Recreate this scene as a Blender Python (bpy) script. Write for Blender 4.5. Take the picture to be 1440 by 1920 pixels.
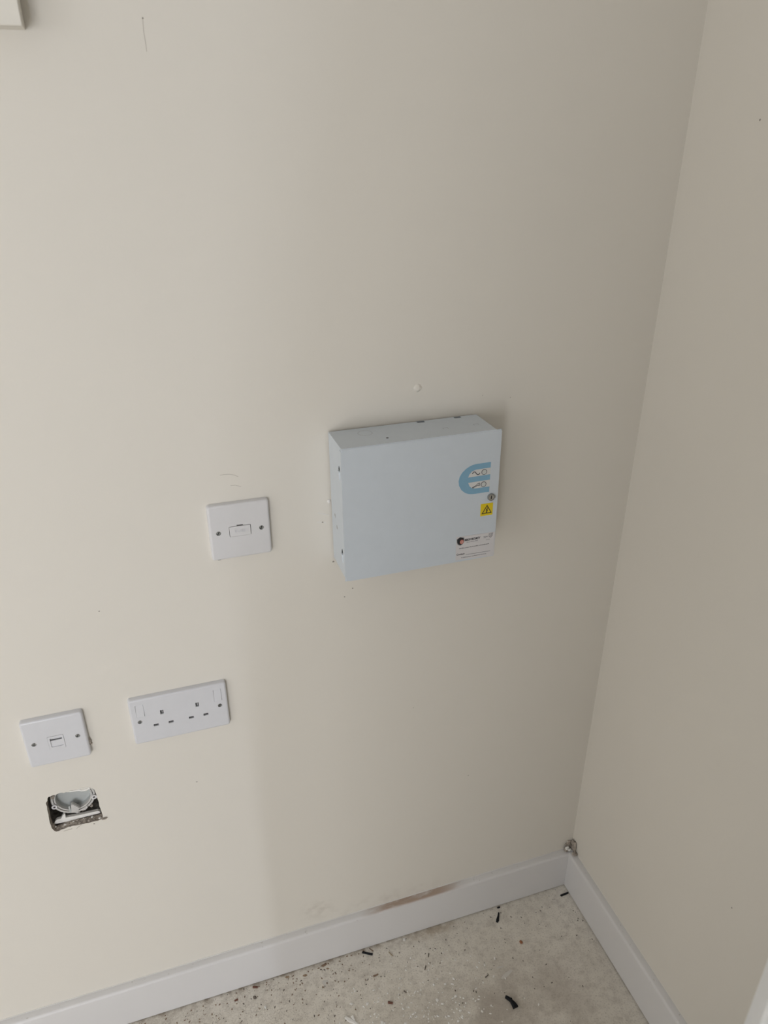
import bpy, bmesh, math, random
from mathutils import Vector, Matrix

for o in list(bpy.data.objects): bpy.data.objects.remove(o, do_unlink=True)
scene = bpy.context.scene
C = scene.collection
R = math.radians

# ------------------------------------------------------------------ camera
cd = bpy.data.cameras.new('camera'); cam = bpy.data.objects.new('camera', cd); C.objects.link(cam)
rot = ((0.9500182, 0.1400681, -0.2790096), (-0.3121905, 0.4216954, -0.8512991), (-0.0015828, 0.8958537, 0.4443462))
M = Matrix(rot).to_4x4(); M.translation = Vector((-0.744595, -0.940774, 1.492085))
cam.matrix_world = M
cd.sensor_fit = 'VERTICAL'; cd.sensor_height = 36; cd.sensor_width = 27
cd.lens = 36 * 1372.5655 / 1920
cd.clip_start = 0.01
cd.dof.use_dof = True; cd.dof.focus_distance = 1.15; cd.dof.aperture_fstop = 9
scene.camera = cam

# ------------------------------------------------------------------ light
world = bpy.data.worlds.new('world'); scene.world = world; world.use_nodes = True
bg = world.node_tree.nodes['Background']; bg.inputs[0].default_value = (0.75, 0.85, 1.0, 1); bg.inputs[1].default_value = 0.4

def area(name, loc, rot_euler, sx, sy, power, col):
    l = bpy.data.lights.new(name, 'AREA'); l.shape = 'RECTANGLE'; l.size = sx; l.size_y = sy
    l.energy = power; l.color = col
    o = bpy.data.objects.new(name, l); C.objects.link(o); o.location = loc; o.rotation_euler = rot_euler
    return o
ROOM_L, ROOM_R, ROOM_F, ROOM_H = -3.4, 0.0, -3.7, 2.4
# daylight from a glazed door behind; narrow strip added for a crisp shade edge
WIN = {'wide': (-2.90, -1.75, 0.06, 1.40), 'slim': (-1.652, -1.572, 0.06, 1.40)}
def day(name, k, power, col=(0.97, 0.99, 1.03)):
    x0, x1, z0, z1 = WIN[k]
    area(name, ((x0 + x1) / 2, ROOM_F - 0.03, (z0 + z1) / 2), (R(90), 0, 0), x1 - x0, z1 - z0, power, col)
day('daylight_glazed_door', 'wide', 50)
day('added_strip_light', 'slim', 19, (0.91, 0.98, 1.11))
area('added_fill_left', (ROOM_L - 0.03, -2.0, 1.45), (R(90), 0, R(-90)), 1.4, 1.1, 15, (0.97, 0.99, 1.03))  # added fill for the dim corner, no window known here

vs = scene.view_settings
vs.view_transform = 'Standard'; vs.look = 'None'; vs.gamma = 1; vs.use_curve_mapping = False
vs.exposure = -0.20

# ------------------------------------------------------------------ helpers
def new_mat(name):
    m = bpy.data.materials.new(name); m.use_nodes = True
    return m, m.node_tree, m.node_tree.nodes['Principled BSDF']

def mat(name, col, rough=0.5, metal=0.0, var=0.04, vscale=60, bump=0.0, bscale=400, spec=0.5):
    m, nt, b = new_mat(name)
    b.inputs['Roughness'].default_value = rough; b.inputs['Metallic'].default_value = metal
    b.inputs['Specular IOR Level'].default_value = spec
    tc = nt.nodes.new('ShaderNodeTexCoord')
    n = nt.nodes.new('ShaderNodeTexNoise'); n.inputs['Scale'].default_value = vscale; n.inputs['Detail'].default_value = 4
    nt.links.new(tc.outputs['Object'], n.inputs['Vector'])
    r = nt.nodes.new('ShaderNodeValToRGB')
    lo = [max(0, c * (1 - var)) for c in col]; hi = [min(1, c * (1 + var)) for c in col]
    r.color_ramp.elements[0].position = 0.3; r.color_ramp.elements[1].position = 0.7
    r.color_ramp.elements[0].color = (*lo, 1); r.color_ramp.elements[1].color = (*hi, 1)
    nt.links.new(n.outputs['Fac'], r.inputs['Fac']); nt.links.new(r.outputs['Color'], b.inputs['Base Color'])
    if bump:
        n2 = nt.nodes.new('ShaderNodeTexNoise'); n2.inputs['Scale'].default_value = bscale; n2.inputs['Detail'].default_value = 3
        nt.links.new(tc.outputs['Object'], n2.inputs['Vector'])
        bp = nt.nodes.new('ShaderNodeBump'); bp.inputs['Strength'].default_value = bump; bp.inputs['Distance'].default_value = 0.001
        nt.links.new(n2.outputs['Fac'], bp.inputs['Height']); nt.links.new(bp.outputs['Normal'], b.inputs['Normal'])
    return m

class NT:
    """small node-graph writer"""
    def __init__(s, nt): s.nt = nt
    def math(s, op, a, b=0.0, clamp=False):
        n = s.nt.nodes.new('ShaderNodeMath'); n.operation = op; n.use_clamp = clamp
        for i, v in enumerate((a, b)):
            if isinstance(v, (int, float)): n.inputs[i].default_value = v
            else: s.nt.links.new(v, n.inputs[i])
        return n.outputs[0]
    def step(s, v, e0, e1):
        n = s.nt.nodes.new('ShaderNodeMapRange'); n.interpolation_type = 'SMOOTHSTEP'
        s.nt.links.new(v, n.inputs['Value']); n.inputs['From Min'].default_value = e0; n.inputs['From Max'].default_value = e1
        return n.outputs['Result']
    def noise(s, vec, scale, detail=4, rough=0.5, scl=None):
        if scl:
            mp = s.nt.nodes.new('ShaderNodeMapping'); mp.inputs['Scale'].default_value = scl
            s.nt.links.new(vec, mp.inputs['Vector']); vec = mp.outputs['Vector']
        n = s.nt.nodes.new('ShaderNodeTexNoise'); n.inputs['Scale'].default_value = scale
        n.inputs['Detail'].default_value = detail; n.inputs['Roughness'].default_value = rough
        s.nt.links.new(vec, n.inputs['Vector']); return n.outputs['Fac']
    def mix(s, fac, a, b):
        n = s.nt.nodes.new('ShaderNodeMix'); n.data_type = 'RGBA'
        if isinstance(fac, (int, float)): n.inputs['Factor'].default_value = fac
        else: s.nt.links.new(fac, n.inputs['Factor'])
        for k, v in (('A', a), ('B', b)):
            i = [q for q in n.inputs if q.name == k and q.type == 'RGBA'][0]
            if isinstance(v, tuple): i.default_value = (*v, 1)
            else: s.nt.links.new(v, i)
        return [q for q in n.outputs if q.type == 'RGBA'][0]
    def pos(s):
        g = s.nt.nodes.new('ShaderNodeNewGeometry'); sp = s.nt.nodes.new('ShaderNodeSeparateXYZ')
        s.nt.links.new(g.outputs['Position'], sp.inputs[0]); return g.outputs['Position'], sp.outputs

def blob(n, p, ax, cx, cy, rx, ry, inner=0.2):
    """soft elliptical window in world position, 1 inside"""
    a = n.math('DIVIDE', n.math('SUBTRACT', p[ax[0]], cx), rx); b = n.math('DIVIDE', n.math('SUBTRACT', p[ax[1]], cy), ry)
    d = n.math('SQRT', n.math('ADD', n.math('MULTIPLY', a, a), n.math('MULTIPLY', b, b)))
    return n.step(d, 1.0, inner)

WALL = (0.80, 0.759, 0.687)
def wall_material():
    m, nt, b = new_mat('cream_emulsion'); n = NT(nt); P, p = n.pos()
    base = n.mix(n.noise(P, 3.0, 3), tuple(c * 0.985 for c in WALL), tuple(min(1, c * 1.012) for c in WALL))
    # scuff dirt low on the wall above the skirting
    d = n.math('MULTIPLY', blob(n, p, ('X', 'Z'), -0.575, 0.148, 0.05, 0.035), n.step(n.noise(P, 60, 5), 0.35, 0.75))
    base = n.mix(n.math('MULTIPLY', d, 0.30), base, (0.40, 0.35, 0.29))
    d2 = n.math('MULTIPLY', blob(n, p, ('X', 'Z'), -0.44, 0.118, 0.2, 0.03), n.step(n.noise(P, 45, 5), 0.4, 0.8))
    base = n.mix(n.math('MULTIPLY', d2, 0.22), base, (0.42, 0.36, 0.30))
    nt.links.new(base, b.inputs['Base Color'])
    b.inputs['Roughness'].default_value = 0.62; b.inputs['Specular IOR Level'].default_value = 0.3
    bp = nt.nodes.new('ShaderNodeBump'); bp.inputs['Strength'].default_value = 0.12; bp.inputs['Distance'].default_value = 0.0006
    nt.links.new(n.noise(P, 420, 3), bp.inputs['Height']); nt.links.new(bp.outputs['Normal'], b.inputs['Normal'])
    return m
def skirting_material():
    m, nt, b = new_mat('white_gloss_skirting'); n = NT(nt); P, p = n.pos()
    base = n.mix(n.noise(P, 8, 3), (0.74, 0.725, 0.72), (0.78, 0.765, 0.76))
    # brown dust stain lying on the top edge
    top = n.step(p['Z'], 0.0945, 0.1000)
    w = n.math('MULTIPLY', n.step(p['X'], -0.50, -0.43), n.step(p['X'], -0.24, -0.33))
    back = n.step(p['Y'], -0.0150, -0.0115)
    st = n.math('MULTIPLY', n.math('MULTIPLY', top, w), n.math('MULTIPLY', back, n.step(n.noise(P, 55, 5, 0.6, (0.35, 1, 1)), 0.22, 0.52)))
    base = n.mix(n.math('MULTIPLY', st, 0.8), base, (0.36, 0.235, 0.15))
    # grime flecks along the top
    g = n.math('MULTIPLY', n.step(n.noise(P, 160, 3), 0.66, 0.72), top)
    base = n.mix(n.math('MULTIPLY', g, 0.35), base, (0.33, 0.29, 0.25))
    nt.links.new(base, b.inputs['Base Color'])
    b.inputs['Roughness'].default_value = 0.38
    return m
def floor_material():
    m, nt, b = new_mat('dusty_floor'); n = NT(nt); P, p = n.pos()
    base = n.mix(n.step(n.noise(P, 6, 4), 0.35, 0.68), (0.78, 0.73, 0.645), (0.87, 0.82, 0.735))
    base = n.mix(n.math('MULTIPLY', n.step(n.noise(P, 55, 6, 0.7), 0.42, 0.72), 0.5), base, (0.44, 0.39, 0.33))
    base = n.mix(n.math('MULTIPLY', n.step(n.noise(P, 330, 3, 0.6), 0.52, 0.70), 0.5), base, (0.36, 0.31, 0.255))
    base = n.mix(n.math('MULTIPLY', n.step(n.noise(P, 240, 2), 0.68, 0.72), 0.6), base, (0.80, 0.77, 0.71))
    # mottled darker brown patch, brown stain at the skirting
    d = n.math('MULTIPLY', blob(n, p, ('X', 'Y'), -0.26, -0.22, 0.30, 0.15, 0.1), n.step(n.noise(P, 9, 5, 0.6), 0.28, 0.6))
    base = n.mix(n.math('MULTIPLY', d, 0.62), base, (0.34, 0.285, 0.235))
    s = n.math('MULTIPLY', blob(n, p, ('X', 'Y'), -0.335, -0.022, 0.085, 0.022, 0.1), n.step(n.noise(P, 70, 4), 0.3, 0.6))
    base = n.mix(n.math('MULTIPLY', s, 0.6), base, (0.36, 0.27, 0.17))
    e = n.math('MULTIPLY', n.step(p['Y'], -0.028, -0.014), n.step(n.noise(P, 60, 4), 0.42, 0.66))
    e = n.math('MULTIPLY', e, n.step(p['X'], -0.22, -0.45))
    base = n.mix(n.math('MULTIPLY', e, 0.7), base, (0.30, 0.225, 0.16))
    # fine scribbled grit along the left stretch
    v = nt.nodes.new('ShaderNodeTexVoronoi'); v.feature = 'DISTANCE_TO_EDGE'; v.inputs['Scale'].default_value = 170
    nt.links.new(P, v.inputs['Vector'])
    f = n.math('MULTIPLY', n.step(v.outputs['Distance'], 0.06, 0.015), n.math('MULTIPLY', n.step(p['X'], -0.5, -0.7), n.step(n.noise(P, 40, 3), 0.42, 0.6)))
    base = n.mix(n.math('MULTIPLY', f, 0.45), base, (0.28, 0.23, 0.18))
    nt.links.new(base, b.inputs['Base Color']); b.inputs['Roughness'].default_value = 0.75
    bp = nt.nodes.new('ShaderNodeBump'); bp.inputs['Strength'].default_value = 0.35; bp.inputs['Distance'].default_value = 0.001
    nt.links.new(n.noise(P, 300, 5, 0.6), bp.inputs['Height']); nt.links.new(bp.outputs['Normal'], b.inputs['Normal'])
    return m

MT = {
    'wall': wall_material(), 'skirt': skirting_material(), 'floor': floor_material(),
    'ceiling': mat('white_ceiling', (0.86, 0.86, 0.85), 0.8),
    'plastic': mat('white_moulded_plastic', (0.72, 0.72, 0.745), 0.32, var=0.012),
    'plastic2': mat('off_white_moulded_plastic', (0.735, 0.725, 0.73), 0.38, var=0.02, vscale=25),
    'panel': mat('cream_white_cover', (0.80, 0.765, 0.69), 0.45, var=0.012),
    'steel_paint': mat('pale_grey_powder_coat', (0.64, 0.69, 0.74), 0.42, var=0.012, bump=0.04, bscale=1500),
    'scuff': mat('grey_scuff', (0.46, 0.47, 0.47), 0.6),
    'seam': mat('scored_paint_line', (0.40, 0.42, 0.43), 0.5),
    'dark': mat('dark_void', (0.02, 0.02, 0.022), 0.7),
    'shutter': mat('grey_shutter', (0.10, 0.098, 0.098), 0.5),
    'screw': mat('dull_zinc_screw', (0.36, 0.37, 0.36), 0.38, metal=0.9, var=0.1, vscale=300),
    'chrome': mat('chrome_lock', (0.62, 0.62, 0.60), 0.25, metal=1.0),
    'blue': mat('blue_print', (0.235, 0.43, 0.58), 0.5, var=0.02),
    'ink': mat('black_ink', (0.025, 0.025, 0.028), 0.55),
    'ink2': mat('faint_grey_ink', (0.10, 0.10, 0.11), 0.55),
    'white_print': mat('white_print', (0.70, 0.69, 0.67), 0.5, var=0.02),
    'yellow': mat('yellow_sticker', (0.80, 0.60, 0.015), 0.4, var=0.02),
    'label': mat('white_paper_label', (0.70, 0.68, 0.685), 0.45, var=0.015),
    'red': mat('salmon_red_print', (0.62, 0.19, 0.13), 0.5),
    'lens': mat('clear_lens', (0.62, 0.64, 0.62), 0.2),
    'plaster': mat('crumbly_cut_plaster', (0.40, 0.35, 0.30), 0.9, var=0.45, vscale=350, bump=0.8, bscale=500),
    'plaster_white': mat('white_gypsum', (0.90, 0.88, 0.84), 0.85, var=0.06, vscale=200, bump=0.4, bscale=400),
    'grey_plastic': mat('grey_box_plastic', (0.47, 0.49, 0.48), 0.55, var=0.05),
    'grey_plastic2': mat('pale_grey_ring_plastic', (0.60, 0.585, 0.56), 0.5, var=0.06),
    'cavity': mat('dark_cavity', (0.36, 0.34, 0.31), 0.9, var=0.5, vscale=200),
    'black_off': mat('black_plastic_offcut', (0.008, 0.009, 0.012), 0.6, spec=0.2),
    'brown': mat('rust_brown_chip', (0.16, 0.065, 0.04), 0.7, var=0.3, vscale=500),
    'brown2': mat('dull_brown_chip', (0.25, 0.17, 0.115), 0.8, var=0.3, vscale=500),
    'orange': mat('orange_brown_crumb', (0.36, 0.15, 0.07), 0.8, var=0.3, vscale=500),
    'grit': mat('dark_grit', (0.17, 0.145, 0.12), 0.9, var=0.4, vscale=800),
    'tan': mat('tan_splinter', (0.36, 0.28, 0.18), 0.8),
    'mark': mat('wall_scuff', (0.60, 0.56, 0.50), 0.8),
    'mark_dark': mat('wall_speck', (0.34, 0.31, 0.27), 0.8),
    'caulk': mat('white_caulk', (0.84, 0.82, 0.79), 0.5),
    'door': mat('white_door_paint', (0.84, 0.85, 0.86), 0.4, var=0.01),
    'frame': mat('white_window_frame', (0.8, 0.8, 0.8), 0.4),
}

def link(name, me, m, parent=None):
    o = bpy.data.objects.new(name, me); C.objects.link(o)
    for k in (m if isinstance(m, (list, tuple)) else [m]): me.materials.append(MT[k])
    if parent: o.parent = parent
    return o
def obj(name, bm, m, parent=None, smooth=None):
    bmesh.ops.recalc_face_normals(bm, faces=bm.faces)
    me = bpy.data.meshes.new(name); bm.to_mesh(me); bm.free()
    o = link(name, me, m, parent)
    if smooth is not None:
        for p in me.polygons: p.use_smooth = True
        me.set_sharp_from_angle(angle=R(smooth))
        for p in me.polygons:
            if p.normal.y < -0.9999: p.use_smooth = False
    return o
def thing(name, label, cat, loc, roll=0.0, group=None):
    o = bpy.data.objects.new(name, None); o.empty_display_size = 0.03; C.objects.link(o)
    o.location = loc; o.rotation_euler = (0, -roll, 0); tag(o, label, cat, group); return o
def tag(o, label, cat, group=None):
    o['label'] = label; o['category'] = cat
    if group: o['group'] = group
    return o
def struct(o, label=None):
    o['kind'] = 'structure'
    if label: o['label'] = label
    return o

def box(bm, x0, x1, y0, y1, z0, z1, bev=0.0, seg=2):
    r = bmesh.ops.create_cube(bm, size=1.0)
    for v in r['verts']:
        v.co = Vector(((x0 + x1) / 2 + v.co.x * (x1 - x0), (y0 + y1) / 2 + v.co.y * (y1 - y0), (z0 + z1) / 2 + v.co.z * (z1 - z0)))
    if bev:
        es = {e for v in r['verts'] for e in v.link_edges}
        bmesh.ops.bevel(bm, geom=list(es), offset=bev, segments=seg, profile=0.5, affect='EDGES')
    return bm
def prism(bm, pts, y0, y1):
    """polygon in x,z extruded along y (y1 = front, nearer the room)"""
    a = [bm.verts.new((x, y0, z)) for x, z in pts]; b = [bm.verts.new((x, y1, z)) for x, z in pts]
    n = len(pts)
    for i in range(n): bm.faces.new((a[i], a[(i + 1) % n], b[(i + 1) % n], b[i]))
    bm.faces.new(b); bm.faces.new(a[::-1]); return bm
def circ(cx, cz, r, n=24, rz=None):
    rz = rz or r
    return [(cx + r * math.cos(2 * math.pi * i / n), cz + rz * math.sin(2 * math.pi * i / n)) for i in range(n)]
def rrect(x0, x1, z0, z1, r, n=5):
    pts = []
    for cx, cz, a in ((x1 - r, z1 - r, 0), (x0 + r, z1 - r, 90), (x0 + r, z0 + r, 180), (x1 - r, z0 + r, 270)):
        for i in range(n + 1):
            t = R(a + 90 * i / n); pts.append((cx + r * math.cos(t), cz + r * math.sin(t)))
    return pts
def ring_prism(bm, outer, inner, y0, y1):
    n = len(outer)
    L = [[bm.verts.new((x, y, z)) for x, z in p] for p, y in ((outer, y0), (outer, y1), (inner, y1), (inner, y0))]
    for k in range(4):
        A, Bq = L[k], L[(k + 1) % 4]
        for i in range(n): bm.faces.new((A[i], A[(i + 1) % n], Bq[(i + 1) % n], Bq[i]))
    return bm
def stroke(bm, pts, w, y0, y1):
    """thin bar following a polyline in x,z"""
    P = [Vector(p) for p in pts]; l, r_ = [], []
    for i, q in enumerate(P):
        d = (P[min(i + 1, len(P) - 1)] - P[max(i - 1, 0)]).normalized(); nrm = Vector((-d.y, d.x)) * w / 2
        l.append(tuple(q + nrm)); r_.append(tuple(q - nrm))
    A = [[bm.verts.new((x, y, z)) for x, z in s] for s, y in ((l, y0), (r_, y0), (r_, y1), (l, y1))]
    for i in range(len(P) - 1):
        for k in range(4): bm.faces.new((A[k][i], A[k][i + 1], A[(k + 1) % 4][i + 1], A[(k + 1) % 4][i]))
    for e in (0, -1): bm.faces.new([A[k][e] for k in range(4)])
    return bm
def plate_mesh(w, h, profile, rad, holes=(), hole_depth=0.004):
    """wall plate: stacked rounded rings, flat front with real holes"""
    bm = bmesh.new(); prev = None
    for inset, y in profile:
        ring = [bm.verts.new((x, y, z)) for x, z in rrect(-w / 2 + inset, w / 2 - inset, -h / 2 + inset, h / 2 - inset, max(rad - inset, 0.0012), 5)]
        if prev:
            n = len(ring)
            for i in range(n): bm.faces.new((prev[i], prev[(i + 1) % n], ring[(i + 1) % n], ring[i]))
        prev = ring
    y = profile[-1][1]
    n = len(prev); edges = [bm.edges.get((prev[i], prev[(i + 1) % n])) for i in range(n)]
    loops = []
    for hp in holes:
        vs_ = [bm.verts.new((x, y, z)) for x, z in hp]; loops.append(vs_)
        edges += [bm.edges.new((vs_[i], vs_[(i + 1) % len(vs_)])) for i in range(len(vs_))]
    if holes: bmesh.ops.triangle_fill(bm, edges=edges, use_beauty=True, use_dissolve=False)
    else: bm.faces.new(prev)
    for vs_ in loops:
        b = [bm.verts.new((v.co.x, y + hole_depth, v.co.z)) for v in vs_]
        for i in range(len(vs_)): bm.faces.new((vs_[i], vs_[(i + 1) % len(vs_)], b[(i + 1) % len(vs_)], b[i]))
    return bm
def text_obj(name, s, x0, x1, z0, z1, y, m, parent, bold=0.0):
    cu = bpy.data.curves.new('t', 'FONT'); cu.body = s; cu.size = 0.01; cu.offset = bold; cu.resolution_u = 3
    t = bpy.data.objects.new('t', cu); C.objects.link(t)
    dg = bpy.context.evaluated_depsgraph_get(); dg.update()
    me = bpy.data.meshes.new_from_object(t.evaluated_get(dg)); me.name = name
    bpy.data.objects.remove(t, do_unlink=True)
    xs = [v.co.x for v in me.vertices]; ys = [v.co.y for v in me.vertices]
    sx = (x1 - x0) / (max(xs) - min(xs)); sz = (z1 - z0) / (max(ys) - min(ys)); mx, my = min(xs), min(ys)
    for v in me.vertices: v.co = Vector((x0 + (v.co.x - mx) * sx, y, z0 + (v.co.y - my) * sz))
    me.materials.clear()
    o = link(name, me, m, parent)
    bmq = bmesh.new(); bmq.from_mesh(me)
    bmesh.ops.recalc_face_normals(bmq, faces=bmq.faces)
    for f in bmq.faces:
        if f.normal.y > 0: f.normal_flip()
    bmq.to_mesh(me); bmq.free(); return o
def lump(bm, c, rx, ry, rz, seed, sub=2, amp=0.25):
    rnd = random.Random(seed)
    r = bmesh.ops.create_icosphere(bm, subdivisions=sub, radius=1.0)
    for v in r['verts']:
        k = 1 + rnd.uniform(-amp, amp)
        v.co = Vector((c[0] + v.co.x * rx * k, c[1] + v.co.y * ry * k, c[2] + v.co.z * rz * k))
    return bm

# ------------------------------------------------------------------ the room
HX, HZ = -0.95, 0.557
hole = [(-39.6, 26.3), (-37.6, 28.6), (-36.4, 30.4), (-35.6, 34.6), (-33.3, 37.6), (-30.6, 37.2), (-27.8, 38.8), (-24, 38.2), (-20.9, 39.0), (-17, 40.2), (-13.8, 39.7), (-11, 38.2), (-8.3, 38.9), (-5, 37.6), (-1.6, 37.6),
        (2, 36.3), (5.3, 36.3), (10.8, 35.5), (13, 33.3), (16.6, 32.5), (20, 31.8), (22.3, 32.6), (24, 34.2), (26.2, 34.4), (28.6, 34.6), (30.3, 33.5), (32, 31), (32.5, 27.6), (33.3, 20), (33.3, 12.6), (34.1, 3), (33.7, -6.8), (34.4, -13), (34.8, -20.1),
        (35.4, -27), (34.5, -33.1), (31, -35.2), (26.6, -36.8), (22, -35.9), (17.2, -36.1), (13, -36.6), (8.5, -35.7), (4, -36.1), (-1.6, -35.3), (-6, -35.4), (-10.1, -34.3), (-14, -35.0), (-17.3, -34.4), (-23, -36.0), (-27.8, -36.5), (-32, -38.2), (-36.6, -38.1),
        (-39, -35.4), (-40.1, -31.9), (-41.6, -28), (-41.3, -25.0), (-41.9, -15), (-41.2, -5.7), (-40.4, 2), (-40.4, 10.9), (-39.4, 18)]
bm = bmesh.new()
outer = [bm.verts.new(c) for c in ((ROOM_L, 0, 0), (ROOM_R, 0, 0), (ROOM_R, 0, ROOM_H), (ROOM_L, 0, ROOM_H))]
edges = [bm.edges.new((outer[i], outer[(i + 1) % 4])) for i in range(4)]
rim = [bm.verts.new((HX + a / 1000, 0, HZ + b / 1000)) for a, b in hole]; nr = len(rim)
edges += [bm.edges.new((rim[i], rim[(i + 1) % nr])) for i in range(nr)]
bmesh.ops.triangle_fill(bm, edges=edges, use_beauty=True, use_dissolve=False)
rnd = random.Random(4)
prev = rim
for depth, shr in ((0.0035, 1.0), (0.008, 0.985), (0.0125, 0.995)):
    ring = [bm.verts.new((HX + (v.co.x - HX) * (shr + rnd.uniform(-.012, .012)), depth + rnd.uniform(-.0008, .0008), HZ + (v.co.z - HZ) * (shr + rnd.uniform(-.012, .012)))) for v in rim]
    for i in range(nr):
        f = bm.faces.new((prev[i], prev[(i + 1) % nr], ring[(i + 1) % nr], ring[i])); f.material_index = 1
    prev = ring
# the hollow behind the board
cav = [bm.verts.new((HX + (v.co.x - HX) * 1.12, 0.014, HZ + (v.co.z - HZ) * 1.12)) for v in rim]
for i in range(nr):
    f = bm.faces.new((prev[i], prev[(i + 1) % nr], cav[(i + 1) % nr], cav[i])); f.material_index = 2
cb = [bm.verts.new((v.co.x, 0.052, v.co.z)) for v in cav]
for i in range(nr):
    f = bm.faces.new((cav[i], cav[(i + 1) % nr], cb[(i + 1) % nr], cb[i])); f.material_index = 2
f = bm.faces.new(cb); f.material_index = 2
wall_back = struct(obj('wall_back', bm, ['wall', 'plaster', 'cavity']), 'cream painted back wall with a ragged cut-out')

def quad(name, pts, m):
    bm = bmesh.new(); bm.faces.new([bm.verts.new(p) for p in pts]); return struct(obj(name, bm, m))
wall_right = quad('wall_right', ((0, 0, 0), (0, ROOM_F, 0), (0, ROOM_F, ROOM_H), (0, 0, ROOM_H)), 'wall')
floor = quad('floor', ((ROOM_L, 0, 0), (ROOM_R, 0, 0), (ROOM_R, ROOM_F, 0), (ROOM_L, ROOM_F, 0)), 'floor')
quad('ceiling', ((ROOM_L, 0, ROOM_H), (ROOM_R, 0, ROOM_H), (ROOM_R, ROOM_F, ROOM_H), (ROOM_L, ROOM_F, ROOM_H)), 'ceiling')
bm = bmesh.new()      # left wall, opening added for the fill light
o_ = [bm.verts.new(c) for c in ((ROOM_L, 0, 0), (ROOM_L, ROOM_F, 0), (ROOM_L, ROOM_F, ROOM_H), (ROOM_L, 0, ROOM_H))]
i_ = [bm.verts.new(c) for c in ((ROOM_L, -1.3, 0.9), (ROOM_L, -2.7, 0.9), (ROOM_L, -2.7, 2.0), (ROOM_L, -1.3, 2.0))]
for k in range(4): bm.faces.new((o_[k], o_[(k + 1) % 4], i_[(k + 1) % 4], i_[k]))
struct(obj('wall_left', bm, 'wall'))
bm = ring_prism(bmesh.new(), [(-2.7, 0.9), (-1.3, 0.9), (-1.3, 2.0), (-2.7, 2.0)], [(-2.65, 0.95), (-1.35, 0.95), (-1.35, 1.95), (-2.65, 1.95)], -0.01, 0.02)
for v in bm.verts: v.co = Vector((ROOM_L + v.co.y, v.co.x, v.co.z))
struct(obj('added_fill_frame', bm, 'frame'))  # frame around the added fill opening
bm = bmesh.new()      # wall behind the camera with the door opening and the added slot, built as piers and lintel
xs = sorted([ROOM_L, ROOM_R] + [q for k in WIN.values() for q in k[:2]])
for i in range(len(xs) - 1):
    w_ = [k for k in WIN.values() if abs(k[0] - xs[i]) < 1e-6]
    for z0, z1 in ([(0, ROOM_H)] if not w_ else [(0, w_[0][2]), (w_[0][3], ROOM_H)]):
        bm.faces.new([bm.verts.new(p) for p in ((xs[i], ROOM_F, z0), (xs[i + 1], ROOM_F, z0), (xs[i + 1], ROOM_F, z1), (xs[i], ROOM_F, z1))])
bmesh.ops.remove_doubles(bm, verts=bm.verts, dist=1e-5)
struct(obj('wall_front', bm, 'wall'))
for nm, k in (('window_1', 'wide'), ('added_strip_frame', 'slim')):  # the slim frame only holds the added strip light
    x0, x1, z0, z1 = WIN[k]; w = 0.05 if k == 'wide' else 0.012
    struct(obj(nm, ring_prism(bmesh.new(), [(x0, z0), (x1, z0), (x1, z1), (x0, z1)], [(x0 + w, z0 + w), (x1 - w, z0 + w), (x1 - w, z1 - w), (x0 + w, z1 - w)], ROOM_F - 0.01, ROOM_F + 0.02), 'frame'))
# unseen partition added behind the camera, edge leaned to shape the corner's shade
bm = prism(bmesh.new(), [(-1.03, 0.0), (0.0, 0.0), (0.0, 2.15), (-0.80, 2.15), (-1.03, 0.8)], -1.52, -1.42)
struct(obj('added_shade_partition', bm, 'wall'), 'unseen partition added behind the camera to shade the corner')

# skirting boards, pencil-round top, mitred into the corner
T, SH = 0.0143, 0.1038
prof = [(0.0, SH), (0.0045, SH - 0.0002), (0.0072, SH - 0.0009)]
for i in range(1, 7):
    t = R(78 - 78 * i / 6); prof.append((T - 0.0068 + 0.0068 * math.cos(t), SH - 0.0074 + 0.0066 * math.sin(t)))
prof += [(T, 0.0028), (0.0, 0.0028)]
def skirting(name, along):
    bm = bmesh.new(); A, Bq = [], []
    for d, z in prof:
        A.append(bm.verts.new(along(0, d, z))); Bq.append(bm.verts.new(along(1, d, z)))
    n = len(prof)
    for i in range(n): bm.faces.new((A[i], A[(i + 1) % n], Bq[(i + 1) % n], Bq[i]))
    bm.faces.new(A); bm.faces.new(Bq[::-1])
    return struct(obj(name, bm, 'skirt', smooth=35))
sk_b = skirting('baseboard_back', lambda e, d, z: ((-d if e else ROOM_L), -d, z))
sk_b['label'] = 'white skirting board along the back wall with brown stain on top'
sk_r = skirting('baseboard_right', lambda e, d, z: (-d, (-d if e else -1.31), z))
sk_r['label'] = 'white skirting board along the right wall'
bm = bmesh.new(); stroke(bm, [(ROOM_L + i * 0.05, SH + 0.0003 + random.Random(i).uniform(-.0004, .0004)) for i in range(68)], 0.0014, 0.0, -0.0011)
obj('caulk_bead', bm, 'caulk', sk_b)

# white door standing open close to the camera on the right
hinge = Vector((-0.002, -1.30, 0)); tip = Vector((-0.4765, -0.782, 0))
dvec = tip - hinge; dl = dvec.length; ang = math.atan2(dvec.y, dvec.x)
bm = box(bmesh.new(), 0.0, dl, -0.038, 0.0, 0.008, 1.98, 0.002)
door = struct(obj('door_1', bm, 'door'), 'white painted door edge standing open close to the camera, bottom right corner')
door.location = hinge; door.rotation_euler = (0, 0, ang)
bm = bmesh.new(); box(bm, dl - 0.075, dl - 0.045, 0.0, 0.006, 0.78, 0.92, 0.002)
box(bm, dl - 0.068, dl - 0.052, 0.004, 0.045, 0.85, 0.866, 0.004); box(bm, dl - 0.16, dl - 0.052, 0.034, 0.048, 0.85, 0.866, 0.005)
obj('door_handle', bm, 'screw', door)

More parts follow.
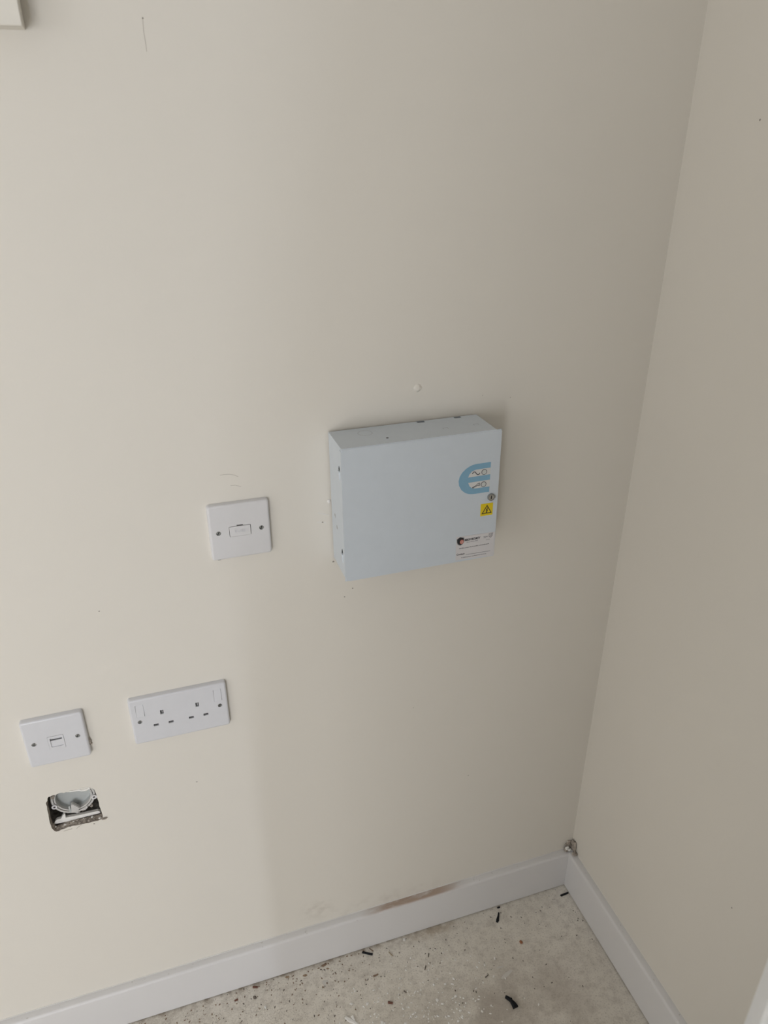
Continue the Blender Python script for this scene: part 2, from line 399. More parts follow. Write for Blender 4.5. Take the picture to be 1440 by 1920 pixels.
# crumbled plaster in the corner above the skirting
bm = bmesh.new()
lump(bm, (-0.008, -0.002, 0.118), 0.009, 0.004, 0.010, 3, 2, 0.35)
lump(bm, (-0.002, -0.010, 0.118), 0.004, 0.009, 0.015, 5, 2, 0.35)
lump(bm, (-0.016, -0.006, 0.109), 0.006, 0.006, 0.006, 7, 2, 0.3)
lump(bm, (-0.006, -0.022, 0.108), 0.005, 0.006, 0.005, 8, 2, 0.3)
obj('broken_plaster', bm, 'plaster', wall_right)
bm = bmesh.new()
lump(bm, (-0.017, -0.009, 0.116), 0.0045, 0.003, 0.005, 11, 2, 0.3)
lump(bm, (-0.012, -0.011, 0.111), 0.004, 0.003, 0.003, 12, 2, 0.3)
obj('loose_filler', bm, 'plaster_white', wall_right)

# small marks in the back wall, each a shallow piece of its own
def wmark(name, pts, w, m): obj(name, stroke(bmesh.new(), pts, w, 0.0004, -0.0003), m, wall_back)
wmark('hairline_crack', [(-0.6989, 1.6154), (-0.6997, 1.6019), (-0.6991, 1.5948), (-0.6990, 1.5844)], 0.0005, 'mark')
wmark('scratch', [(-0.6717, 1.0938), (-0.6661, 1.0941), (-0.6589, 1.0936), (-0.6527, 1.0916), (-0.6473, 1.0882)], 0.0007, 'mark')
wmark('scratch', [(-0.6589, 1.0764), (-0.6525, 1.0761), (-0.6446, 1.0730)], 0.0005, 'mark')
wmark('plaster_scuff', [(-0.5385, 1.0155), (-0.5300, 1.0125), (-0.5215, 1.0090)], 0.0008, 'caulk')
wmark('plaster_scuff', [(-0.5400, 1.0010), (-0.5330, 0.9995), (-0.5262, 0.9972)], 0.0009, 'caulk')
obj('paint_chip', lump(bmesh.new(), (-0.5212, -0.0006, 1.0316), 0.0022, 0.0016, 0.0034, 44, 2, 0.3), 'caulk', wall_back)
bm = lump(bmesh.new(), (-0.3859, 0.0005, 1.189), 0.0065, 0.0024, 0.0060, 21, 3, 0.14); obj('paint_blister', bm, 'wall', wall_back, 60)
for i, (x, z, r_) in enumerate([(-0.3858, 1.1845, 0.0016), (-0.8572, 0.9114, 0.0013), (-0.7635, 0.5531, 0.0013), (-0.4883, 0.8759, 0.0014), (-0.5017, 0.8628, 0.0012), (-0.5315, 0.9992, 0.0015), (-0.5176, 0.9295, 0.0018), (-0.2655, 0.4048, 0.0015), (-0.3823, 0.6058, 0.0012), (-0.6988, 1.6140, 0.0011), (-0.930, 0.516, 0.0016), (-0.936, 0.521, 0.0011), (-0.2837, 1.1683, 0.0010), (-0.238, 1.1605, 0.0010)]):
    obj('speck', lump(bmesh.new(), (x, -0.0001, z), r_ * 1.0, 0.0005, r_ * .85, 30 + i, 1, 0.25), 'mark_dark' if i not in (7, 8, 12, 13) else 'mark', wall_back)
for i, (x, y, z) in enumerate([(0, -0.130, 1.5227), (0, -0.4004, 0.4349)]):
    obj('speck', lump(bmesh.new(), (x, y, z), 0.0006, 0.0013, 0.0016, 60 + i, 1, 0.25), 'mark_dark', wall_right)

# ------------------------------------------------------------------ alarm power supply enclosure
SCUFF = ((-0.0239, -0.0197), (-0.0329, -0.0342))
D, W2, H2 = 0.0749, 0.11656, 0.10148
pan = thing('security_panel', 'pale grey metal alarm enclosure with blue emblem mounted on the cream wall', 'alarm panel', (-0.40287, 0, 1.03978), 0.00719)
# body shell, real slots cut in the top
bx0, bx1, bz0, bz1, by0, by1 = -W2 + 0.0012, W2 - 0.0075, -H2 + 0.003, H2 - 0.0004, -0.0045, -D + 0.0012
bm = bmesh.new()
def face(*p): return bm.faces.new([bm.verts.new(q) for q in p])
face((bx0, by0, bz0), (bx0, by1, bz0), (bx0, by1, bz1), (bx0, by0, bz1))
face((bx1, by0, bz0), (bx1, by1, bz0), (bx1, by1, bz1), (bx1, by0, bz1))
face((bx0, by0, bz0), (bx1, by0, bz0), (bx1, by1, bz0), (bx0, by1, bz0))
face((bx0, by0, bz0), (bx1, by0, bz0), (bx1, by0, bz1), (bx0, by0, bz1))
tv = [bm.verts.new(q) for q in ((bx0, by0, bz1), (bx1, by0, bz1), (bx1, by1, bz1), (bx0, by1, bz1))]
ed = [bm.edges.new((tv[i], tv[(i + 1) % 4])) for i in range(4)]
slots = [rrect(0.0148, 0.0258, -0.0112, -0.0052, 0.0010, 3), rrect(0.0720, 0.0830, -0.0106, -0.0050, 0.0020, 3), circ(-0.0452, -0.0535, 0.0020, 10)]
for hp in slots:
    v_ = [bm.verts.new((x, y, bz1)) for x, y in hp]; ed += [bm.edges.new((v_[i], v_[(i + 1) % len(v_)])) for i in range(len(v_))]
bmesh.ops.triangle_fill(bm, edges=ed, use_beauty=True)
bmesh.ops.remove_doubles(bm, verts=bm.verts, dist=1e-5)
obj('body', bm, 'steel_paint', pan)
obj('dark_shade_liner', box(bmesh.new(), bx0 + .002, bx1 - .002, by1 + .002, by0 - .0005, bz0 + .002, bz1 - .004), 'dark', pan)  # black liner stands in for the shade seen through the slots
# knock-outs and pressed tabs on the top
def flat_ring(name, cx, cy, r, w, m, parent):
    bm = bmesh.new(); n = 28
    o_ = [bm.verts.new((cx + r * math.cos(2 * math.pi * i / n), cy + r * math.sin(2 * math.pi * i / n), bz1 + 0.00025)) for i in range(n)]
    i_ = [bm.verts.new((cx + (r - w) * math.cos(2 * math.pi * i / n), cy + (r - w) * math.sin(2 * math.pi * i / n), bz1 + 0.00025)) for i in range(n)]
    for i in range(n): bm.faces.new((o_[i], o_[(i + 1) % n], i_[(i + 1) % n], i_[i]))
    return obj(name, bm, m, parent)
flat_ring('knockout', -0.0686, -0.026, 0.0102, 0.0005, 'seam', pan)
for cx in (0.0434, 0.0902):
    bm = bmesh.new(); pts = [(cx - .0036, -.0475), (cx - .0036, -.0432), (cx + .0036, -.0432), (cx + .0036, -.0475)]
    vs2 = []
    for i in range(3):
        (ax, ay), (bx_, by_) = pts[i], pts[i + 1]; d = Vector((bx_ - ax, by_ - ay)).normalized() * 0.00035; nx = Vector((-d.y, d.x))
        bm.faces.new([bm.verts.new((q.x, q.y, bz1 + 0.00025)) for q in (Vector((ax, ay)) + nx, Vector((bx_, by_)) + nx, Vector((bx_, by_)) - nx, Vector((ax, ay)) - nx)])
    obj('pressed_tab', bm, 'seam', pan)
# lid: folded sheet, lip returns at left and right and below
bm = bmesh.new()
box(bm, -W2, W2, -D, -D + 0.0012, -H2, H2)
box(bm, -W2, -W2 + 0.0011, -D, -D + 0.0085, -H2 + 0.006, H2 - 0.004); box(bm, W2 - 0.0012, W2, -D, -D + 0.004, -H2 + 0.001, H2 - 0.001)
box(bm, -W2 + 0.004, W2, -D, -D + 0.008, -H2, -H2 + 0.0012)
bmesh.ops.bevel(bm, geom=[e for e in bm.edges if all(abs(v.co.y + D) < 1e-5 for v in e.verts)], offset=0.0011, segments=3, affect='EDGES')
lid = obj('lid', bm, 'steel_paint', pan, smooth=40)
# scuffs rubbed into the left side
for k, (y_, z_) in enumerate(SCUFF): obj('scuff_mark', lump(bmesh.new(), (bx0, y_, z_), 0.0002, 0.0032, 0.0030, 400 + k, 2, 0.3), 'scuff', pan)
# hinge straps on the left side
for z0 in (0.0615, -0.0660):
    h_ = obj('hinge_strap', box(bmesh.new(), -W2 - 0.0016, -W2 + 0.002, -0.0665, -0.0575, z0 - 0.0085, z0 + 0.0045, 0.0012), 'steel_paint', pan, 40)
    bm = prism(bmesh.new(), [(0, 0)] * 0 or [(-0.0622, z0 + 0.0046), (-0.0566, z0 + 0.0046), (-0.0588, z0 + 0.0100)], 0, 0.0004)
    for v in bm.verts: v.co = Vector((bx0 - 0.0006 + v.co.y, v.co.x, v.co.z))
    obj('hinge_slot', bm, 'dark', pan)
# blue emblem print
mm = lambda L: [(a / 1000, b / 1000) for a, b in L]
yl = -D
E_ = [(102, 54.0), (79.8, 53.8), (74.5, 53.2), (69.5, 51.5), (63.7, 48.3), (58.2, 43.3), (54.7, 37.6), (53.2, 30.6), (54.2, 23.7), (58.0, 16.7), (63.8, 11.4), (69.8, 8.6), (76.0, 7.6), (102, 7.5), (102, 15.8), (78.9, 15.9), (74.2, 17.2), (70.4, 20.7), (68.0, 26.4), (102, 26.8), (102, 35.0), (67.5, 34.4), (69.2, 38.9), (73.2, 43.2), (79.0, 45.3), (102, 45.5)]
emb = obj('blue_emblem', prism(bmesh.new(), mm(E_), yl, yl - 0.00025), 'blue', lid)
emb['label'] = 'blue letter e emblem'
ct = [(102, 45.3), (79.2, 45.1), (73.4, 43.0), (69.5, 38.8), (68.0, 34.8), (102, 35.2)]
cb_ = [(102, 26.6), (68.4, 26.2), (70.6, 21.0), (74.3, 17.5), (79.0, 16.1), (102, 16.0)]
for c_ in (ct, cb_): obj('white_window', prism(bmesh.new(), mm(c_), yl, yl - 0.00018), 'white_print', emb)
wv = [(73.9, 39.3), (74.8, 41.0), (76.2, 42.2), (77.8, 42.0), (79.2, 40.6), (80.6, 38.5), (82.4, 37.2), (84.4, 37.5), (85.9, 39.5)]
obj('mains_wave_symbol', stroke(bmesh.new(), mm(wv), 0.0013, yl, yl - 0.0004), 'ink2', emb)
sp = [(74.7, 17.9), (81.5, 21.0), (82.6, 22.7), (85.7, 23.9), (86.8, 22.8), (84.3, 21.5), (86.9, 20.8), (86.0, 19.6), (82.5, 20.0), (75.6, 17.2), (74.7, 17.9)]
obj('spanner_symbol', stroke(bmesh.new(), mm(sp), 0.0007, yl, yl - 0.0004), 'ink2', emb)
for cz in (40.0, 20.9):
    l_ = obj('indicator_lens', prism(bmesh.new(), mm(circ(92.3, cz, 3.6, 20)), yl, yl - 0.0006), 'lens', lid)
    obj('lens_ring', ring_prism(bmesh.new(), mm(circ(92.3, cz, 4.2, 24)), mm(circ(92.3, cz, 3.5, 24)), yl, yl - 0.0007), 'ink2', l_)
# cam lock
lk = obj('key_lock', prism(bmesh.new(), mm(circ(104.9, -1.0, 5.0, 24)), yl, yl - 0.0025), 'chrome', lid, 35)
obj('lock_collar', ring_prism(bmesh.new(), mm(circ(104.9, -1.0, 5.4, 24)), mm(circ(104.9, -1.0, 4.4, 24)), yl, yl - 0.0032), 'screw', lk, 35)
obj('keyhole', prism(bmesh.new(), mm([(104.2, -3.6), (105.9, -3.6), (105.6, 1.6), (104.6, 1.6)]), yl - 0.002, yl - 0.0028), 'dark', lk)
obj('lock_side_block', box(bmesh.new(), 0.1088, 0.1113, yl - 0.0034, yl, -0.0024, 0.0006, 0.0004), 'screw', lk)  # small dark metal block right of the barrel
# yellow warning sticker
st = obj('warning_sticker', prism(bmesh.new(), mm(rrect(90.0, 109.5, -30.6, -10.9, 0.8, 3)), yl, yl - 0.0003), 'yellow', lid)
st['label'] = 'yellow electric shock warning sticker'
def tri(k, ix=100.0, iz=-22.2): return [(ix + (x - ix) * k, iz + (z - iz) * k) for x, z in ((100.0, -13.2), (108.2, -27.2), (91.8, -27.2))]
obj('warning_triangle', ring_prism(bmesh.new(), mm(tri(1.0)), mm(tri(0.76)), yl, yl - 0.0005), 'ink', st)
bolt = [(101.0, -17.4), (98.0, -22.0), (99.7, -22.0), (98.9, -24.6), (98.2, -24.4), (99.4, -26.6), (100.9, -24.8), (100.1, -24.9), (101.9, -21.1), (100.2, -21.2), (102.0, -17.4)]
obj('lightning_bolt', prism(bmesh.new(), mm(bolt), yl, yl - 0.0005), 'ink', st)
# installer's paper label
lb = obj('paper_label', prism(bmesh.new(), mm([(53.3, -58.8), (115.9, -60.4), (115.9, -100.6), (53.3, -98.0)]), yl, yl - 0.0003), 'label', lid)
yt = yl - 0.0004
obj('shield_logo', prism(bmesh.new(), mm([(54.6, -63.2), (59.2, -60.2), (65.0, -62.0), (65.2, -68.4), (63.2, -71.6), (59.9, -73.4), (56.4, -71.2), (54.9, -67.8)]), yl, yl - 0.0005), 'ink', lb)
obj('shield_outline', ring_prism(bmesh.new(), mm([(53.9, -62.9), (59.2, -59.4), (65.8, -61.5), (66.0, -68.6), (63.6, -72.2), (59.9, -74.2), (55.9, -71.8), (54.2, -68.0)]), mm([(54.3, -63.1), (59.2, -59.9), (65.4, -61.8), (65.6, -68.5), (63.4, -71.9), (59.9, -73.8), (56.2, -71.5), (54.6, -67.9)]), yl, yl - 0.0004), 'ink2', lb)
obj('logo_red_disc', prism(bmesh.new(), mm(circ(62.1, -68.0, 3.1, 16, 3.5)), yl, yl - 0.0006), 'red', lb)
obj('logo_disc_ring', ring_prism(bmesh.new(), mm(circ(62.1, -68.0, 1.9, 14, 2.2)), mm(circ(62.1, -68.0, 1.4, 14, 1.7)), yl, yl - 0.0007), 'label', lb)
text_obj('lettering', 'BEECH SECURITY', 0.0668, 0.0921, -0.0678, -0.0642, yt, 'ink', lb, 0.0005)
text_obj('lettering', 'Contact', 0.0546, 0.0676, -0.0902, -0.0872, yt, 'ink', lb, 0.0003)
def greek(segs, z, h, m):
    bm = bmesh.new(); rn = random.Random(int(z * 10))
    for a, b in segs:
        x = a
        while x < b - 0.25:
            w = rn.uniform(0.45, 0.8); hh = h * rn.choice((0.62, 0.62, 0.62, 1.0))
            prism(bm, mm([(x, z), (min(x + w, b), z), (min(x + w, b), z + hh), (x, z + hh)]), yl, yt); x += w + 0.28
    obj('small_print', bm, m, lb)
greek([(69.9, 75.5), (76.4, 88.1)], -70.6, 0.9, 'ink2')
greek([(58.5, 67.4), (67.9, 74.6), (75.4, 82.0), (82.5, 90.0), (90.7, 95.2), (95.7, 101.0), (101.4, 107.0)], -79.6, 1.4, 'ink2')
greek([(62.8, 64.2), (65.2, 70.4), (70.9, 77.8), (79.2, 103.6)], -95.8, 1.3, 'ink2')
greek([(97.5, 104.5)], -66.4, 1.1, 'ink2'); greek([(98.1, 102.0)], -68.2, 0.7, 'ink2'); greek([(101.7, 107.6)], -71.7, 0.8, 'ink2')
obj('signature_line', prism(bmesh.new(), mm([(69.6, -91.4), (109.7, -92.0), (109.7, -91.55), (69.6, -90.95)]), yl, yt), 'ink2', lb)
obj('accreditation_mark', ring_prism(bmesh.new(), mm([(105.8, -61.6), (112.2, -61.4), (112.0, -66.0), (109.0, -69.2), (106.0, -66.6)]), mm([(106.3, -62.0), (111.7, -61.9), (111.5, -65.8), (109.0, -68.5), (106.5, -66.3)]), yl, yt), 'ink2', lb)
obj('accreditation_tick', stroke(bmesh.new(), mm([(107.0, -63.6), (108.3, -65.2), (109.6, -62.4), (110.4, -65.6), (108.0, -66.8)]), 0.0006, yl, yt), 'ink2', lb)

# ------------------------------------------------------------------ plates
def screw_in(parent, x, z, y, a):
    s = obj('screw', prism(bmesh.new(), circ(x, z, 0.0031, 16), y + 0.004, y + 0.0012), 'screw', parent, 35)
    c, sn = math.cos(R(a)), math.sin(R(a)); q = [(-.0032, -.00055), (.0032, -.00055), (.0032, .00055), (-.0032, .00055)]
    obj('screw_slot', prism(bmesh.new(), [(x + u * c - v * sn, z + u * sn + v * c) for u, v in q], y + 0.0015, y + 0.0010), 'dark', s)
PROF = [(0, 0), (0.0003, -0.0060), (0.0008, -0.0074), (0.0018, -0.0082), (0.0032, -0.0085)]
FY = -0.0085
hs = lambda x, z: circ(x, z, 0.0034, 16)

# fused connection unit
sp_ = thing('fused_connection_unit', 'white single wall plate with fuse holder between two screws, left of alarm enclosure', 'switch plate', (-0.65268, 0, 1.00959))
fr = rrect(-0.0153, 0.0153, -0.0082, 0.0082, 0.0012, 3)
obj('plate', plate_mesh(0.086, 0.086, PROF, 0.0045, [hs(-.03015, 0), hs(.03015, 0), fr]), 'plastic2', sp_, 32)
fh = obj('fuse_holder', box(bmesh.new(), -0.0147, 0.0147, FY - 0.0003, FY + 0.004, -0.0081, 0.0075, 0.0006), 'plastic2', sp_, 35)
text_obj('lettering', 'FUSE', -0.0075, 0.0075, -0.0022, 0.0022, FY - 0.0007, 'plastic', fh)
obj('prise_notch', box(bmesh.new(), -0.0046, 0.0046, FY - 0.00005, FY + 0.001, 0.0078, 0.0098, 0.0003), 'shutter', sp_)
for x, a in ((-.03015, 62), (.03015, 70)): screw_in(sp_, x, 0, FY, a)
obj('cord_outlet', box(bmesh.new(), -0.0352, -0.0302, -0.0045, -0.0008, -0.0448, -0.042, 0.0008), 'shutter', sp_)

# double switched socket
ds = thing('double_socket', 'white double switched wall socket with two rockers, above the skirting', 'wall socket', (-0.77127, 0, 0.70854))
holes = [hs(-.0603, 0), hs(.0603, 0)]
shut = []
for cx in (-0.0267, 0.0263):
    for (x0, x1, z0, z1) in ((cx - .0025, cx + .0025, 0.0068, 0.0148), (cx - .0150, cx - .0076, -.0138, -.0096), (cx + .0073, cx + .0147, -.0138, -.0096)):
        holes.append([(x0, z0), (x1, z0), (x1, z1), (x0, z1)]); shut.append((x0, x1, z0, z1))
rk = [(-0.0633, -0.0520), (0.0527, 0.0640)]
for a, b in rk: holes.append(rrect(a - .0003, b + .0003, 0.0092, 0.0322, 0.0008, 3))
obj('plate', plate_mesh(0.146, 0.086, PROF, 0.0045, holes, 0.0035), 'plastic', ds, 32)
for i, (x0, x1, z0, z1) in enumerate(shut):
    s = obj('shutter', box(bmesh.new(), x0 - .0003, x1 + .0003, FY + 0.0022, FY + 0.0040, z0 - .0003, z1 + .0003), 'shutter', ds)
    if i % 3 == 0: obj('shutter_rib', box(bmesh.new(), (x0 + x1) / 2 + .0002, (x0 + x1) / 2 + .0008, FY + .0015, FY + .0025, z0 + .0015, z1 - .0015), 'plastic', s)
for a, b in rk:
    bm = bmesh.new(); z0, z1, zm = 0.0096, 0.0318, 0.0207
    ys = (FY - 0.0014, FY - 0.0002, FY + 0.0012)  # bottom proud, top pressed in
    v0 = [bm.verts.new((x, y, z)) for x in (a, b) for y, z in ((FY + .0035, z0), (ys[0], z0 + .0005), (ys[1], zm), (ys[2], z1), (FY + .0035, z1))]
    n = 5
    bm.faces.new(v0[:5]); bm.faces.new(v0[5:][::-1])
    for i in range(5): bm.faces.new((v0[i], v0[(i + 1) % 5], v0[5 + (i + 1) % 5], v0[5 + i]))
    bmesh.ops.bevel(bm, geom=list(bm.edges), offset=0.0003, segments=1, affect='EDGES')
    obj('rocker_switch', bm, 'plastic', ds)
for x, a in ((-.0603, 80), (.0603, 75)): screw_in(ds, x, 0, FY, a)

# telephone socket
ps = thing('telephone_socket', 'white single wall plate with telephone jack, above the ragged wall opening', 'wall socket', (-0.95097, 0, 0.70792))
jk = rrect(-0.0112, 0.0112, -0.0160, 0.0090, 0.0010, 3)
obj('plate', plate_mesh(0.086, 0.086, PROF, 0.0045, [hs(-.03015, 0), hs(.03015, 0), jk]), 'plastic', ps, 32)
ins = obj('jack_insert', ring_prism(bmesh.new(), rrect(-0.0109, 0.0109, -0.0157, 0.0087, 0.0008, 3), rrect(-0.0080, 0.0085, -0.0115, 0.0050, 0.0004, 3), FY + 0.004, FY - 0.0004), 'plastic', ps)
obj('jack_shutter', box(bmesh.new(), -0.0080, 0.0085, FY + 0.0008, FY + 0.0030, -0.0115, -0.0002, 0.0002), 'plastic', ins)
obj('jack_recess', box(bmesh.new(), -0.0080, 0.0085, FY + 0.0030, FY + 0.0040, -0.0010, 0.0050), 'plastic', ins)
obj('jack_contact_gap', box(bmesh.new(), -0.0078, 0.0083, FY + 0.0022, FY + 0.0032, -0.0006, 0.0008), 'shutter', ins)
for x, a in ((-.03015, 75), (.03015, 65)): screw_in(ps, x, 0, FY, a)
# smear of grey filler squeezed out at the plate edge
bm = bmesh.new(); lump(bm, (0.0432, -0.0015, -0.0200), 0.0022, 0.0030, 0.0075, 71, 2, 0.25); lump(bm, (0.0446, -0.001, -0.0262), 0.0016, 0.0018, 0.0022, 72, 2, 0.25)
obj('filler_smear', bm, 'plaster', ps)

# surface-mounted housing cut by the top left corner of the frame
cp = thing('junction_housing', 'cream white surface-mounted square housing in the top left corner of the wall', 'wall box', (-0.8141 - 0.075, 0, 1.5985 + 0.075), 0.010)
obj('housing_base', plate_mesh(0.150, 0.150, [(0, 0), (0, -0.0270), (0.0006, -0.0272)], 0.001), 'panel', cp)
obj('front_cover', plate_mesh(0.1502, 0.1502, [(0.0002, -0.0273), (0, -0.0276), (0, -0.0318), (0.0008, -0.0326)], 0.0014), 'panel', cp)
for x in (-.055, .055): screw_in(cp, x, 0.0, -0.0336, 30)

# ------------------------------------------------------------------ round box seen inside the ragged opening
rb = thing('round_back_box', 'grey round plastic back box set in the ragged opening low on the wall', 'back box', (HX, 0.0, HZ))
cx, cz = -0.003, 0.0130
bm = bmesh.new()   # dish
n = 40; prev = None
for r_, y in ((0.0262, 0.0165), (0.0258, 0.0205), (0.0250, 0.0222), (0.0236, 0.0226)):
    ring = [bm.verts.new((x, y, z)) for x, z in circ(cx, cz, r_, n)]
    if prev:
        for i in range(n): bm.faces.new((prev[i], prev[(i + 1) % n], ring[(i + 1) % n], ring[i]))
    prev = ring
bm.faces.new(prev); obj('dish', bm, 'grey_plastic', rb, 40)
fl_ = obj('flange_ring', ring_prism(bmesh.new(), mm(circ(-3, 13, 32.6, 48)), mm(circ(-3, 13, 29.6, 48)), 0.0175, 0.0122), 'grey_plastic2', rb, 35)
obj('flange_groove', ring_prism(bmesh.new(), mm(circ(-3, 13, 29.8, 48)), mm(circ(-3, 13, 28.2, 48)), 0.0180, 0.0165), 'shutter', fl_)
obj('flange_lip', ring_prism(bmesh.new(), mm(circ(-3, 13, 28.4, 48)), mm(circ(-3, 13, 26.0, 48)), 0.0180, 0.0128), 'grey_plastic2', fl_, 35)
for lx, lz in ((-32.0, 3.6), (27.4, 5.6)):
    l_ = obj('screw_lug', ring_prism(bmesh.new(), mm(circ(lx, lz, 4.3, 18)), mm(circ(lx, lz, 1.8, 18)), 0.0165, 0.0098), 'plastic2', rb, 35)
    obj('lug_hole', prism(bmesh.new(), mm(circ(lx, lz, 1.9, 12)), 0.0121, 0.0108), 'dark', l_)
bm = prism(bmesh.new(), mm([(-8.6, 0.0), (-4.8, 1.2), (3.6, -10.4), (-3.0, -19.0), (-10.6, -17.0)]), 0.0160, 0.0098)
bmesh.ops.bevel(bm, geom=list(bm.edges), offset=0.0008, segments=2, affect='EDGES'); obj('clamp_tab', bm, 'grey_plastic2', rb, 35)
obj('clamp_tab_rib', box(bmesh.new(), -0.0132, -0.0104, 0.0115, 0.0150, -0.0175, -0.0035, 0.0005), 'grey_plastic', rb)
# white plaster ledge and a broken flake below the box
bm = bmesh.new()
pl = [(-39.3, -33.4), (-37.4, -28.6), (-33.5, -25.2), (-27.5, -25.0), (-23.4, -18.4), (-20.4, -16.6), (-20.6, -25.4), (-6, -26.6), (10, -27.2), (27.7, -27.6), (31.2, -31.0), (29.0, -33.2), (12, -33.6), (-4, -34.0), (-20.8, -34.6)]
prism(bm, mm(pl), 0.0165, 0.0118); obj('plaster_ledge', bm, 'plaster_white', rb)
for k, (x, z, a, b, d) in enumerate(((9.8, -15.6, 3.4, 2.2, 13), (13.6, -12.6, 2.4, 2.6, 13), (-2, -21.5, 4.2, 2.2, 15), (19, -17, 3.0, 3.0, 17), (5, -22.0, 3.2, 2.0, 17), (-31.5, 24, 3.0, 5.0, 12), (-24, 33.5, 5, 2, 9))):
    obj('mortar_crumb', lump(bmesh.new(), (x / 1000, d / 1000, z / 1000), a / 1000, .003, b / 1000, 80 + k, 2, 0.3), 'grey_plastic2' if k in (0, 1, 2) else 'plaster', rb)
# crumbs standing on the lower lip of the opening
for k in range(16):
    rnd = random.Random(200 + k); x = -36 + k * 4.5 + rnd.uniform(-1.5, 1.5); s = rnd.uniform(1.0, 2.4)
    obj('plaster_crumb', lump(bmesh.new(), (x / 1000, rnd.uniform(.002, .010), -0.0345 + s * .0004 - (0.0015 if x < -22 else 0)), s / 1000 * 1.2, s / 1000, s / 1000 * .7, 210 + k, 1, 0.35), 'plaster_white' if k % 3 == 0 else 'plaster', rb)
obj('filler_skin', stroke(bmesh.new(), mm([(-3, 39.0), (2, 38.2), (6, 37.9), (11, 37.0), (14, 35.0), (17.5, 34.4), (21.5, 35.6), (26, 36.4)]), 0.0022, 0.002, -0.0009), 'plaster_white', rb)
obj('filler_skin', stroke(bmesh.new(), mm([(10, 38.3), (16, 39.6), (22, 39.0), (28, 36.8)]), 0.0008, 0.001, -0.0006), 'plaster_white', rb)
obj('plaster_curl', lump(bmesh.new(), (0.0368, -0.0015, -0.0335), 0.0042, 0.002, 0.0017, 91, 2, 0.25), 'plaster', rb)
obj('loose_scrape', stroke(bmesh.new(), mm([(-26, -41.0), (-20, -40.2), (-13, -40.0)]), 0.0009, 0.0005, -0.0006), 'mark', rb)
obj('loose_scrape', stroke(bmesh.new(), mm([(-7, -42), (-3.5, -39.5), (1, -36.8)]), 0.0006, 0.0005, -0.0005), 'mark', rb)

# ------------------------------------------------------------------ debris on the floor
def bar(name, pts, widths, h, m, label, cat, group=None, seed=0):
    """a small irregular offcut lying on the floor along a polyline"""
    rn = random.Random(seed); bm = bmesh.new(); P = [Vector((x, y, 0)) for x, y in pts]; c = sum(P, Vector()) / len(P)
    P = [q - c for q in P]; rings = []
    for i, q in enumerate(P):
        d = (P[min(i + 1, len(P) - 1)] - P[max(i - 1, 0)]).normalized(); s = Vector((-d.y, d.x, 0)); w = widths[i] / 2
        hh = h * rn.uniform(0.85, 1.1)
        rings.append([bm.verts.new(q + s * a * w + Vector((0, 0, b * hh))) for a, b in ((-1, 0.0), (-1, .6), (-.5, 1), (.5, 1), (1, .6), (1, 0.0))])
    for A, Bq in zip(rings, rings[1:]):
        for k in range(6): bm.faces.new((A[k], A[(k + 1) % 6], Bq[(k + 1) % 6], Bq[k]))
    bm.faces.new(rings[0]); bm.faces.new(rings[-1][::-1])
    o = obj(name, bm, m); o.location = c + Vector((0, 0, 0.0003)); return tag(o, label, cat, group)
def crumb(name, x, y, rx, ry, rz, m, label, cat, seed, group=None):
    bm = lump(bmesh.new(), (0, 0, 0), rx, ry, rz, seed, 1, 0.3)
    lo = min(v.co.z for v in bm.verts)
    for v in bm.verts: v.co.z -= lo
    o = obj(name, bm, m); o.location = (x, y, 0.0002); o.rotation_euler = (0, 0, random.Random(seed).uniform(0, 3)); return tag(o, label, cat, group)

bar('plastic_offcut', [(-0.4917, -0.0200), (-0.482, -0.0262), (-0.4728, -0.0312)], (.0042, .0038, .0040), .003, 'black_off', 'black plastic sliver lying against the back skirting below its brown stain', 'plastic scrap', None, 1)
bar('plastic_offcut', [(-0.1851, -0.0305), (-0.190, -0.0380), (-0.1945, -0.0440), (-0.198, -0.0482)], (.0034, .0040, .0062, .0042), .004, 'black_off', 'black plastic peg with a thick end just in front of the back skirting', 'plastic scrap', None, 2)
bar('plastic_offcut', [(-0.1824, -0.0180), (-0.1764, -0.0180)], (.0034, .0030), .003, 'black_off', 'tiny black plastic stub touching the back skirting', 'plastic scrap', None, 3)
bar('plastic_offcut', [(-0.0356, -0.0357), (-0.025, -0.0352), (-0.0158, -0.0345)], (.0038, .0040, .0034), .003, 'black_off', 'black plastic sliver in the corner touching the right skirting', 'plastic scrap', None, 4)
big = bar('plastic_offcut', [(-0.2510, -0.1940), (-0.2468, -0.1985), (-0.2440, -0.2040), (-0.2420, -0.2110), (-0.2412, -0.2185)], (.0042, .0062, .0058, .0090, .0110), .006, 'black_off', 'largest black plastic offcut with a club-shaped end, nearest the camera', 'plastic scrap', None, 5)
bm = bmesh.new(); lump(bm, (0.0022, 0.0042, 0.0025), .0026, .0022, .0022, 5, 1, .3); obj('barb', bm, 'black_off', big)
bar('brown_splinter', [(-0.4728, -0.1311), (-0.4644, -0.1355)], (.0040, .0036), .003, 'brown', 'dark red-brown splinter among the white crumbs on the open floor', 'splinter', None, 6)
bar('brown_splinter', [(-0.7188, -0.0196), (-0.7092, -0.0228)], (.0036, .0032), .003, 'brown', 'leftmost red-brown splinter beside the back skirting', 'splinter', None, 7)
bar('brown_splinter', [(-0.7570, -0.0345), (-0.7500, -0.0337)], (.0026, .0036), .002, 'brown', 'small reddish splinter at the far left of the visible floor', 'splinter', None, 8)
bar('brown_splinter', [(-0.5779, -0.0225), (-0.5683, -0.0200)], (.0044, .0036), .003, 'brown2', 'dark brown splinter tight against the back skirting', 'splinter', None, 9)
